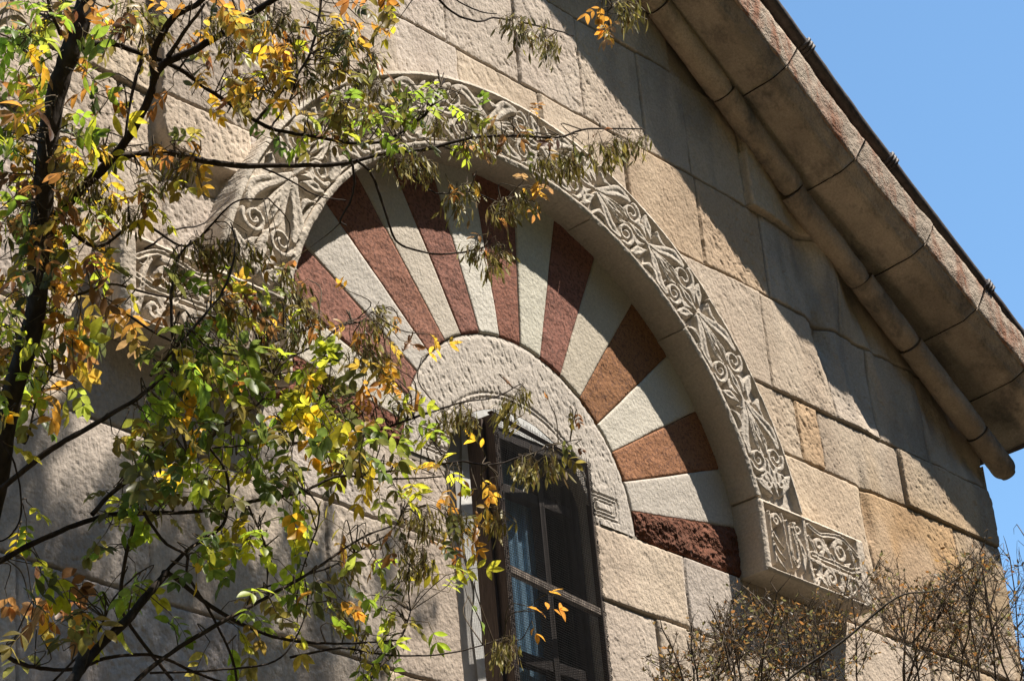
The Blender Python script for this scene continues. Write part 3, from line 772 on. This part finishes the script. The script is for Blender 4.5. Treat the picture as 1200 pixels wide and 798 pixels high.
def spray(LM, TW, base, d, npair, L, W, types, mono=True):
    """a pinnate leaf: bending rachis, paired leaflets, one at the tip"""
    d = d/np.linalg.norm(d); step = L*.62
    nrm = rvec(); nrm = nrm-d*(nrm @ d); nrm += np.array([0, 0, .9]); nrm /= np.linalg.norm(nrm)
    t0 = random.choice(types); P = [np.array(base)]
    c0 = pick(t0)
    for k in range(npair):
        d = d+DOWN*.13+rvec()*.08; d /= np.linalg.norm(d); P.append(P[-1]+d*step*(1.2 if k == 0 else 1))
        if random.random() < .10: continue
        side = np.cross(d, nrm); side /= np.linalg.norm(side)
        for sg in (1, -1):
            if random.random() < .08: continue
            ld = d*.6+sg*side*.9+DOWN*random.uniform(0, .4)+rvec()*.18
            sc = random.uniform(.78, 1.15)
            LM.leaflet(P[-1], ld, nrm+rvec()*.45, L*sc, W*sc, np.clip(c0*random.uniform(.8, 1.2), 0, .85) if mono else pick(t0), random.uniform(.02, .32))
    LM.leaflet(P[-1], d+rvec()*.1, nrm+rvec()*.3, L*1.05, W, c0, .15)
    if len(P) > 1: TW.add(P, np.linspace(.0011, .0006, len(P)), 3, (.16, .12, .05))

def tree_branch(depths, pts, w0, w1):
    """pts: pixels the limb was seen at; depths: its own distance from start to end"""
    n = len(pts); dp = np.linspace(depths[0], depths[1], n) if np.isscalar(depths[0]) else depths
    P = curve([at(x, y, d) for (x, y), d in zip(pts, dp)], 7)
    P = P+np.cumsum(rng.normal(0, .0012, P.shape), 0)*.6
    R = np.linspace(w0, w1, len(P))*np.linspace(depths[0], depths[1], len(P))/FPX/2
    kn = 1+.12*(vnoise(np.arange(len(P))*.6, w0*7, 90)-.5)*2
    return P, R*kn

BR1 = [  # (depths, pixels, width at start, width at end)
 ((6.2, 6.35), [(52, 300), (66, 258), (92, 225), (122, 196), (152, 159), (176, 112), (190, 78), (233, 57), (291, 20), (345, -12), (420, -60)], 13, 7),
 ((6.28, 6.1), [(182, 92), (180, 60), (203, 20), (237, 0), (262, -40)], 10, 6),
 ((6.3, 6.0), [(197, 66), (222, 31), (240, 5)], 6, 3),
 ((6.2, 6.7), [(84, 68), (105, 52), (135, 51), (172, 64), (210, 81), (257, 115), (305, 146), (338, 156), (400, 166), (437, 166), (468, 156), (498, 132), (512, 105), (520, 90)], 7, 2.2),
 ((6.25, 7.2), [(118, 186), (149, 182), (190, 179), (237, 189), (281, 195), (338, 193), (400, 191), (451, 178), (502, 173), (552, 160), (603, 157), (654, 159), (691, 150), (755, 151)], 9, 1.6),
 ((6.55, 6.9), [(281, 195), (306, 196), (342, 213), (372, 230), (402, 234)], 3, 1.3),
 ((6.6, 6.9), [(410, 188), (414, 200), (413, 225), (398, 255), (404, 264)], 3.4, 2),
 ((6.65, 7.1), [(418, 188), (436, 206), (452, 245), (464, 280), (485, 292), (512, 297), (542, 294), (566, 287)], 3.6, 1.8),
 ((6.75, 7.1), [(478, 200), (495, 217), (515, 227), (552, 227), (586, 240)], 2.4, 1.4),
 ((6.4, 6.9), [(480, -60), (505, -14), (532, 15), (559, 24), (584, 20), (648, 33), (672, 40)], 3.5, 1.4),
 ((6.4, 6.8), [(500, -40), (535, 0), (560, 15), (584, 20)], 2.2, 1.4),
 ((6.4, 6.9), [(690, -60), (706, -20), (716, 10)], 2, 1.2),
 ((6.3, 6.5), [(210, 81), (230, 50), (236, 20), (228, -20)], 3, 1.8),
 ((6.3, 6.6), [(300, 142), (330, 110), (362, 70), (375, 20), (380, -30)], 4, 2.6),
 ((6.3, 6.6), [(318, 150), (345, 105), (345, 50), (300, 0)], 2.6, 1.5),
 ((6.2, 6.1), [(165, 70), (157, 105), (148, 162)], 5, 3),
 ((6.2, 6.0), [(70, 40), (58, 10), (50, -40)], 5, 3),
 ((6.2, 5.9), [(44, 75), (25, 55), (0, 38), (-30, 30)], 3, 2),
 ((6.2, 6.5), [(60, 250), (110, 290), (160, 262), (215, 290), (270, 240), (312, 236)], 5, 1.5),
 ((6.4, 6.8), [(170, 292), (205, 270), (240, 262), (270, 232)], 3, 1.4),
 ((6.3, 6.5), [(40, 300), (75, 345), (130, 330), (170, 340), (200, 345)], 5, 2.5),
 ((6.5, 7.0), [(120, 345), (205, 400), (322, 420), (370, 404), (400, 383), (424, 377), (437, 366)], 3.2, 1.5),
 ((6.5, 7.0), [(300, 410), (345, 392), (368, 386), (400, 383), (440, 367)], 2.2, 1.4),
 ((6.7, 7.2), [(330, 520), (420, 510), (491, 487), (512, 480), (549, 470), (580, 466), (611, 451)], 4, 1.3),
 ((6.6, 7.0), [(440, 553), (500, 547), (540, 541), (564, 546), (591, 543), (623, 532), (668, 518)], 3, 1.2),
 ((6.5, 7.0), [(340, 770), (400, 760), (451, 767), (502, 768), (545, 761), (589, 748)], 3.2, 1.4),
 ((6.5, 6.9), [(300, 690), (380, 665), (400, 655), (454, 623), (468, 600)], 2.8, 1.2),
 ((6.4, 6.9), [(410, 820), (440, 790), (470, 745), (480, 715)], 3, 1.6),
]
BR2 = [
 ((5.9, 6.5), [(-30, 668), (0, 655), (51, 626), (115, 601), (162, 597), (237, 594), (305, 580), (359, 569), (400, 552), (452, 556), (520, 553)], 8, 2),
 ((6.0, 6.4), [(108, 603), (139, 572), (176, 548), (233, 525), (262, 500), (305, 470), (320, 440)], 6, 2),
 ((5.9, 6.3), [(-20, 590), (54, 530), (101, 504), (145, 477), (190, 443), (203, 425), (200, 360), (205, 310), (222, 280)], 8, 2),
 ((6.0, 6.4), [(176, 440), (230, 380), (262, 340), (275, 290), (270, 262)], 4, 1.8),
 ((5.8, 6.6), [(140, 830), (162, 798), (203, 765), (277, 721), (325, 694), (372, 667), (420, 634), (460, 618)], 7, 2),
 ((5.7, 6.0), [(70, 830), (91, 788), (112, 758), (145, 724), (173, 690), (192, 671)], 13, 9),
 ((6.0, 6.5), [(192, 671), (205, 676), (237, 700), (281, 728), (338, 748), (400, 752), (470, 746)], 7, 2),
 ((6.0, 6.1), [(192, 671), (225, 640), (262, 615), (268, 560), (246, 525)], 5, 3),
 ((6.0, 6.2), [(162, 582), (159, 606), (145, 663), (142, 707), (156, 738), (203, 800)], 5, 4),
 ((5.8, 6.3), [(-20, 752), (0, 761), (34, 778), (85, 782), (129, 768), (183, 767), (237, 789), (300, 810)], 6, 3),
 ((5.9, 6.2), [(168, 600), (190, 636), (216, 653), (217, 675), (244, 718), (268, 772), (275, 820)], 4, 3),
 ((5.9, 6.2), [(60, 800), (110, 745), (135, 700), (160, 672)], 3, 2),
 ((5.9, 6.3), [(176, 788), (250, 786), (320, 775), (350, 735), (362, 690)], 3, 1.6),
 ((5.8, 6.0), [(-10, 500), (18, 545), (25, 600), (12, 630), (-20, 640)], 2.5, 2),
 ((6.0, 6.3), [(0, 480), (28, 520), (42, 470), (60, 440)], 4, 2),
 ((6.2, 6.5), [(340, 560), (375, 600), (352, 680), (350, 740)], 2.5, 1.5),
 ((6.1, 6.5), [(290, 590), (310, 640), (312, 690)], 2.5, 1.5),
 ((6.1, 6.5), [(245, 525), (300, 520), (345, 500), (385, 460)], 3, 1.5),
]
TRUNK1 = ([(-70, 900), (-40, 720), (-8, 590), (12, 470), (40, 375), (46, 290), (55, 180), (66, 110), (86, 50), (104, -12), (118, -90)], (5.9, 6.3))

def make_tree(name, label, trunk_pts, depths, branches, widths, root_dx, crown_top):
    P = curve([at(x, y, d) for (x, y), d in zip(trunk_pts, np.linspace(depths[0], depths[1], len(trunk_pts)))], 8)
    root = P[0].copy(); root[2] = GZ-.1; root[0] += root_dx
    low = curve([root, root*.6+P[0]*.4+np.array([.05, .02, 0]), P[0]], 10)[:-1]
    top = curve([P[-1]]+[P[-1]+c for c in crown_top], 8)[1:]
    full = np.vstack([low, P, top])
    R = np.concatenate([np.linspace(widths[0]*1.7, widths[0], len(low)), np.linspace(widths[0], widths[1], len(P)), np.linspace(widths[1], .012, len(top))])
    R = R*(1+.10*(vnoise(np.arange(len(R))*.5, root_dx, 91)-.5)*2)
    t = thing(name, label, 'tree', (root[0], root[1], GZ))
    T = Tubes(); T.add(full, R, 14, (.055, .043, .034)); trunk_o = T.build('trunk', M_bark, t)
    polys = []
    for b in branches:
        Pb, Rb = tree_branch(*b); T = Tubes(); T.add(Pb, Rb, 7, np.array((.052, .039, .031))*random.uniform(.7, 1.5)); polys.append((Pb, T.build('branch', M_bark, t)))
    return t, (full, trunk_o), top, polys

ash, ash_trunk, ash_top, ash_poly = make_tree('ash_tree', 'ash tree with hanging seed bunches and yellowing leaves in front of the church wall', TRUNK1[0], TRUNK1[1], BR1, (.026, .024), .15,
    [np.array([.05, -.1, .6]), np.array([.3, -.3, 1.4]), np.array([.55, -.55, 2.4]), np.array([.7, -.7, 3.6])])
young, yt, ytop, young_poly = make_tree('young_tree', 'young bright green tree with thin crossing dark branches at lower left', [(20, 980), (70, 830), (91, 788)], (5.6, 5.72), BR2, (.016, .013), .1,
    [np.array([.01, 0, .03]), np.array([.02, .0, .06])])

def nearest(br, px, py):
    best = None
    for bi, (P, o) in enumerate(br):
        x, y = pix(P); d = np.hypot(x-px, y-py); k = int(np.argmin(d))
        if best is None or d[k] < best[0]: best = (d[k], P[k], bi)
    return best

SPR = [
 (35, 150, 40, 30, 12, ['D', 'G', 'O'], .05, 'a'), (30, 230, 35, 40, 16, ['D', 'B', 'O', 'Y'], .052, 'a'), (45, 300, 40, 30, 14, ['D', 'Y', 'O'], .052, 'a'),
 (15, 380, 30, 50, 14, ['D', 'G', 'Y'], .05, 'a'), (20, 480, 30, 40, 8, ['D', 'G', 'Y'], .05, 'y'),  # centre x, y, spread x, y, count, types, leaflet length, tree
 (50, 50, 55, 45, 20, ['G', 'G', 'Y'], .062, 'a'), (70, 120, 60, 45, 12, ['G', 'Y', 'O'], .062, 'a'),
 (60, 190, 65, 40, 20, ['O', 'Y', 'G', 'B', 'D'], .058, 'a'), (60, 265, 70, 45, 30, ['O', 'Y', 'D', 'B', 'G'], .058, 'a'),
 (95, 335, 60, 45, 22, ['O', 'Y', 'O', 'B', 'D'], .065, 'a'), (40, 420, 50, 50, 16, ['G', 'Y', 'G', 'O'], .062, 'y'),
 (60, 15, 60, 20, 8, ['G', 'B'], .055, 'a'), (160, 20, 60, 30, 12, ['D', 'O', 'B'], .05, 'a'), (150, 200, 60, 40, 14, ['O', 'D', 'Y'], .056, 'a'),
 (270, 75, 70, 50, 24, ['O', 'O', 'D', 'Y'], .052, 'a'), (350, 60, 80, 55, 30, ['D', 'O', 'Y', 'D'], .048, 'a'),
 (380, 130, 60, 35, 18, ['D', 'O', 'G'], .046, 'a'), (460, 130, 60, 35, 20, ['G', 'G', 'D'], .046, 'a'), (520, 150, 50, 30, 14, ['G', 'D'], .042, 'a'),
 (415, 10, 50, 25, 10, ['O', 'Y', 'D'], .055, 'a'), (300, 20, 60, 25, 12, ['D', 'O'], .05, 'a'),
 (205, 185, 40, 30, 6, ['O', 'D'], .05, 'a'), (240, 330, 50, 40, 14, ['G', 'B', 'D'], .052, 'a'),
 (330, 330, 50, 40, 12, ['G', 'O', 'D'], .052, 'a'), (310, 380, 60, 35, 16, ['G', 'D', 'O'], .05, 'a'), (390, 350, 35, 30, 5, ['O'], .042, 'a'),
 (240, 400, 50, 40, 20, ['G', 'D', 'G'], .052, 'y'), (330, 450, 70, 45, 40, ['G', 'G', 'Y', 'D'], .052, 'y'), (225, 460, 50, 45, 24, ['G', 'Y', 'D'], .05, 'y'),
 (180, 500, 50, 35, 12, ['G', 'D'], .048, 'y'), (260, 530, 55, 35, 18, ['G', 'G', 'Y'], .05, 'y'), (380, 510, 60, 35, 22, ['G', 'Y', 'D'], .052, 'y'),
 (440, 470, 45, 40, 16, ['G', 'O', 'D'], .05, 'a'), (450, 545, 45, 30, 14, ['G', 'D', 'Y'], .052, 'a'), (540, 565, 40, 28, 9, ['O', 'Y'], .052, 'a'),
 (200, 580, 60, 30, 14, ['G', 'D'], .046, 'y'), (300, 590, 60, 30, 14, ['G', 'D', 'Y'], .046, 'y'), (175, 610, 50, 35, 10, ['G', 'D'], .046, 'y'), (260, 640, 50, 30, 10, ['G', 'Y'], .048, 'y'),
 (330, 640, 40, 30, 6, ['G'], .05, 'y'), (170, 690, 40, 35, 7, ['G'], .05, 'y'), (290, 720, 50, 35, 8, ['D', 'G'], .046, 'y'), (370, 700, 40, 35, 8, ['G', 'D', 'O'], .05, 'y'),
 (50, 690, 45, 25, 8, ['O', 'B', 'Y'], .06, 'y'), (70, 740, 45, 30, 9, ['D', 'D', 'B'], .05, 'y'), (20, 605, 30, 10, 2, ['G', 'Y'], .04, 'y'),
 (430, 650, 35, 40, 10, ['D', 'O', 'G'], .05, 'a'), (450, 720, 40, 35, 12, ['D', 'G', 'Y'], .052, 'a'), (430, 780, 35, 18, 7, ['Y', 'G'], .06, 'a'), (540, 690, 25, 20, 4, ['G', 'Y'], .06, 'a'),
 (500, 620, 40, 25, 8, ['D', 'O'], .046, 'a'), (620, 715, 22, 10, 3, ['O'], .05, 'a'), (545, 215, 14, 14, 2, ['O'], .04, 'a'), (625, 225, 22, 14, 4, ['O', 'B'], .042, 'a'), (570, 275, 12, 12, 2, ['O'], .04, 'a'),
 (600, 150, 60, 16, 8, ['O', 'B', 'D'], .042, 'a'), (720, 15, 16, 12, 4, ['O', 'B'], .045, 'a'), (690, 155, 40, 10, 4, ['B', 'D'], .042, 'a'), (592, 432, 10, 8, 1, ['B'], .038, 'a'), (660, 500, 18, 30, 3, ['B', 'D'], .036, 'a'),
 (640, 540, 14, 14, 3, ['D'], .045, 'a'), (470, 390, 25, 25, 5, ['B', 'O'], .042, 'a'), (460, 440, 20, 20, 4, ['O'], .045, 'a'), (20, 320, 40, 30, 10, ['O', 'D', 'B'], .055, 'a'),
]
trees = {'a': (ash, ash_poly+[ash_trunk]), 'y': (young, young_poly)}
from collections import defaultdict
LV = defaultdict(Leaves); TW = defaultdict(Tubes)
for (cx, cy, sx, sy, n, types, L, tk) in SPR:
    for _ in range(int(n*(1.5 if tk == 'a' else 1.55))):
        px = cx+sx*rng.uniform(-1, 1)+rng.normal(0, 6); py = cy+sy*rng.uniform(-1, 1)+rng.normal(0, 6)
        d, B, bi = nearest(trees[tk][1], px, py); kk = (tk, bi)
        dep = float(-((B-CAM) @ ROT.T)[2])+rng.normal(0, .16)
        E = at(px, py, dep)
        if True:
            mid = (B+E)/2+rng.normal(0, .02, 3)+np.array([0, 0, .02])
            TW[kk].add(curve([B, mid, E], 4), np.linspace(.0021, .0012, 9), 4, (.10, .075, .05))
        out = (E-B)/(np.linalg.norm(E-B)+1e-6)
        L *= 1.0
        spray(LV[kk], TW[kk], E, out*.5+rvec()*.7+DOWN*.35, random.choice([2, 3, 3, 4]), (.72 if tk == 'a' else .80)*L*random.uniform(.7, 1.25), (.72 if tk == 'a' else .80)*L*(.40 if tk == 'a' else .55), types)

# bunches of winged seeds: a few meshes, copied
def bunch_mesh(n):
    LM = Leaves(); T = Tubes()
    for k in range(n):
        h = random.uniform(0, .055); st = np.array([random.gauss(0, .012), random.gauss(0, .012), -h])
        end = st+np.array([random.gauss(0, .016), random.gauss(0, .016), -random.uniform(.008, .025)])
        T.add([np.array([0, 0, -h*.8]), st, end], .0006, 3, (.2, .15, .06))
        c = np.array(random.choice([(.24, .19, .04), (.28, .23, .05), (.14, .12, .03), (.42, .35, .12), (.20, .13, .045), (.30, .27, .05)]))*random.uniform(.8, 1.25)
        LM.leaflet(end, np.array([random.gauss(0, .28), random.gauss(0, .28), -1]), rvec(), random.uniform(.025, .036), random.uniform(.0055, .0078), c, random.uniform(-.1, .2))
    T.add([np.array([0, 0, .02]), np.array([0, 0, -.05])], .001, 3, (.15, .1, .05))
    nV = len(LM.V); V = np.vstack([np.array(LM.V)]+T.V)
    F = [tuple(f) for f in LM.F]+[tuple(int(i)+nV for i in f) for A in T.F for f in A]
    return V, F, np.vstack([np.array(LM.T)]+T.T)
KEYS = [(600, 14), (612, 26), (640, 30), (648, 48), (735, -2), (722, -4), (484, 176), (497, 186), (470, 182), (535, 220), (548, 214), (600, 232), (612, 222), (585, 236), (630, 178), (645, 185), (660, 176),
 (672, 170), (690, 168), (704, 162), (720, 158), (736, 160), (750, 156), (560, 282), (572, 290), (582, 284), (445, 360), (438, 372), (425, 390), (432, 405), (450, 410), (418, 415), (612, 455), (605, 462),
 (520, 478), (540, 472), (552, 480), (622, 530), (645, 528), (612, 540), (585, 590), (597, 745), (588, 752), (488, 590), (500, 600), (520, 588), (535, 600), (470, 625), (480, 660), (495, 640), (385, 690), (400, 660), (395, 705),
 (300, 20), (350, 40), (380, 70), (400, 45), (330, 10), (270, 40), (420, 80), (410, 110), (250, 20), (390, 25), (440, 95), (340, 75), (365, 90), (230, 278), (250, 285), (268, 275), (290, 280), (330, 310), (345, 330), (360, 360), (350, 385),
 (180, 20), (120, 30), (150, 240), (130, 230), (110, 215), (215, 180), (205, 310), (70, 175), (90, 190), (510, 135), (560, 130), (575, 150), (540, 155), (300, 90), (320, 60), (430, 60), (455, 170), (260, 345), (290, 350), (310, 395), (150, 0)]
KEYS = KEYS[:96]
protos = [bunch_mesh(n) for n in (46, 58, 34, 50)]
pm = []
for (px, py) in KEYS:
    d, B, bi = nearest(ash_poly, px, py)
    dep = float(-((B-CAM) @ ROT.T)[2])+rng.normal(0, .06); E = at(px, py, dep)
    TW[('a', bi)].add(curve([B, (B+E)/2+rng.normal(0, .008, 3), E+np.array([0, 0, .02])], 4), .0012, 3, (.10, .075, .05))
    k = random.randrange(4)
    if len(pm) < 4:
        k = len(pm); o = obj('seed_cluster', protos[k][0], protos[k][1], M_key, None, tint=protos[k][2]); o.parent = ash; pm.append(o)
    else:
        o = pm[k].copy(); C.objects.link(o)
    o.location = Vector(E)-ash.location
    o.rotation_euler = (random.gauss(0, .18), random.gauss(0, .18), random.uniform(0, 6.3)); o.scale = [random.uniform(.75, 1.2)]*3
for (tk, bi), L_ in LV.items(): L_.build('leaves', M_leaf, trees[tk][1][bi][1])
for (tk, bi), T_ in TW.items(): T_.build('twigs', M_bark, trees[tk][1][bi][1])

# the ash's upper crown, above the picture: its limbs and leaves dapple the lower left of the wall
UC = Leaves(); UT = Tubes(); hubs = []
while len(hubs) < 60:
    w = np.array([rng.uniform(-3.6, -1.0), 0, rng.uniform(-2.6, -.6)]); t = rng.uniform(4.2, 7.0)
    hx, hy = pix(w+SUN*t)
    if hy < -260: hubs.append(w+SUN*t)
limb_src = ash_top[::2]
for h in hubs:
    s = limb_src[int(np.argmin(np.linalg.norm(limb_src-h, axis=1)))]
    mid = (s+h)/2+rng.normal(0, .12, 3)+np.array([0, 0, .15]); UT.add(curve([s, mid, h], 8), np.linspace(.014, .004, 17), 5, (.09, .07, .055))
cnt = 0
while cnt < 2050:
    w = np.array([rng.uniform(-4.2, -.55), 0, rng.uniform(-3.4, -.30)])
    dens = smooth01(-.62, -1.45, w[0])*smooth01(-.30+.06*(w[0]+2.5), -.85, w[2])
    if rng.random() > dens: continue
    t = rng.uniform(3.9, 7.4); E = w+SUN*t; x, y = pix(E)
    if -160 < x < 1360 and -190 < y < 900: continue
    k = int(np.argmin([np.linalg.norm(h-E) for h in hubs])); h = hubs[k]
    UT.add(curve([h, (h+E)/2+rng.normal(0, .04, 3), E], 3), np.linspace(.003, .0013, 7), 3, (.10, .075, .05))
    spray(UC, UT, E, (E-h)/(np.linalg.norm(E-h)+.01)*.6+rvec()*.6+DOWN*.3, random.choice([3, 4]), .062, .024, ['G', 'G', 'Y', 'D']); cnt += 1
UC.build('crown', M_leaf, ash); UT.build('limbs', M_bark, ash)

# ================================================================== tall twiggy shrub at lower right
shrub_at = at(1010, 900, 7.6); shrub_root = np.array([shrub_at[0], shrub_at[1], GZ])
shrub = thing('shrub', 'tall twiggy brown shrub with tiny withered leaves under the right end of the arch', 'shrub', shrub_root)
ST = Tubes(); SLV = Leaves()
TOP = [(740, 800), (790, 765), (830, 735), (860, 690), (880, 705), (910, 715), (945, 715), (985, 700), (1010, 668), (1040, 660), (1060, 690), (1095, 690), (1120, 665), (1150, 655), (1180, 668), (1200, 660), (1240, 660)]
tx_ = np.array([p[0] for p in TOP]); ty_ = np.array([p[1] for p in TOP])
def twig(P0, d, L, r, lev):
    n = 5; P = [np.array(P0)]
    for k in range(n):
        d = d+rvec()*.22; d /= np.linalg.norm(d); P.append(P[-1]+d*L/n)
        x, y = pix(P[-1]); lim = np.interp(x, tx_, ty_)        # natural height of the shrub's top
        if y < lim-6+8*rng.normal(): break
    P = np.array(P)
    if len(P) < 2: return
    pale = random.random()
    ST.add(P, np.linspace(r, r*.55, len(P)), 4 if lev > 0 else 6, np.array((.155, .118, .088))*(.5+1.0*pale**2))
    for k in range(1, len(P)):
        if lev < 3:
            for _ in range(2 if lev < 2 else 1):
                if random.random() < .62: twig(P[k], d*.6+rvec()*.75+np.array([0, 0, .25]), L*random.uniform(.40, .62), max(r*.55, .0008), lev+1)
        if lev >= 1 and random.random() < .17:
            for _ in range(random.choice([1, 1, 2])):
                c = np.array(random.choice([(.17, .11, .04), (.24, .14, .045), (.12, .10, .04), (.17, .16, .06), (.28, .13, .04), (.10, .07, .04)]))
                l_ = random.uniform(.010, .019); SLV.leaflet(P[k], rvec()+d*.4, rvec(), l_, l_*.45, c, .1)
for k in range(34):
    px = rng.uniform(790, 1245); dep = rng.uniform(7.0, 8.2); base = at(px, 835+rng.uniform(-10, 25), dep)
    r0 = shrub_root+np.array([rng.normal(0, .16), rng.normal(0, .16), -.1])
    up = base-r0
    P = curve([r0, r0+up*np.array([.12, .12, .30])+rng.normal(0, .07, 3), r0+up*np.array([.38, .38, .62])+rng.normal(0, .09, 3), r0+up*np.array([.74, .74, .86])+rng.normal(0, .05, 3), base], 7)
    P = P+np.cumsum(rng.normal(0, .004, P.shape), 0)*np.linspace(0, 1, len(P))[:, None]*np.linspace(1, 0, len(P))[:, None]
    ST.add(P, np.linspace(.013, .0040, len(P)), 6, np.array((.11, .082, .06))*rng.uniform(.7, 1.3))
    for q in range(11, len(P)-4, 8):          # side shoots along the lower stems
        dd = P[q+1]-P[q]; dd /= np.linalg.norm(dd); twig(P[q], dd*.6+rvec()*.6, rng.uniform(.3, .6), .0032, 1)
    topy = np.interp(px, tx_, ty_); tgt = at(px+rng.normal(0, 30), topy-10, dep)
    base = P[-1]; tgt = tgt+0; v = tgt-base; Lm = np.linalg.norm(v)
    twig(base, v/Lm, Lm*rng.uniform(.75, 1.1), .0036, 0)
P, R = tree_branch((7.0, 7.3), [(900, 850), (918, 802), (988, 752), (1052, 700), (1100, 690), (1152, 655)], 4, 1.4); ST.add(P, R, 6, (.10, .08, .06))
ST.build('twigs', M_bark, shrub); SLV.build('foliage', M_leaf, shrub)
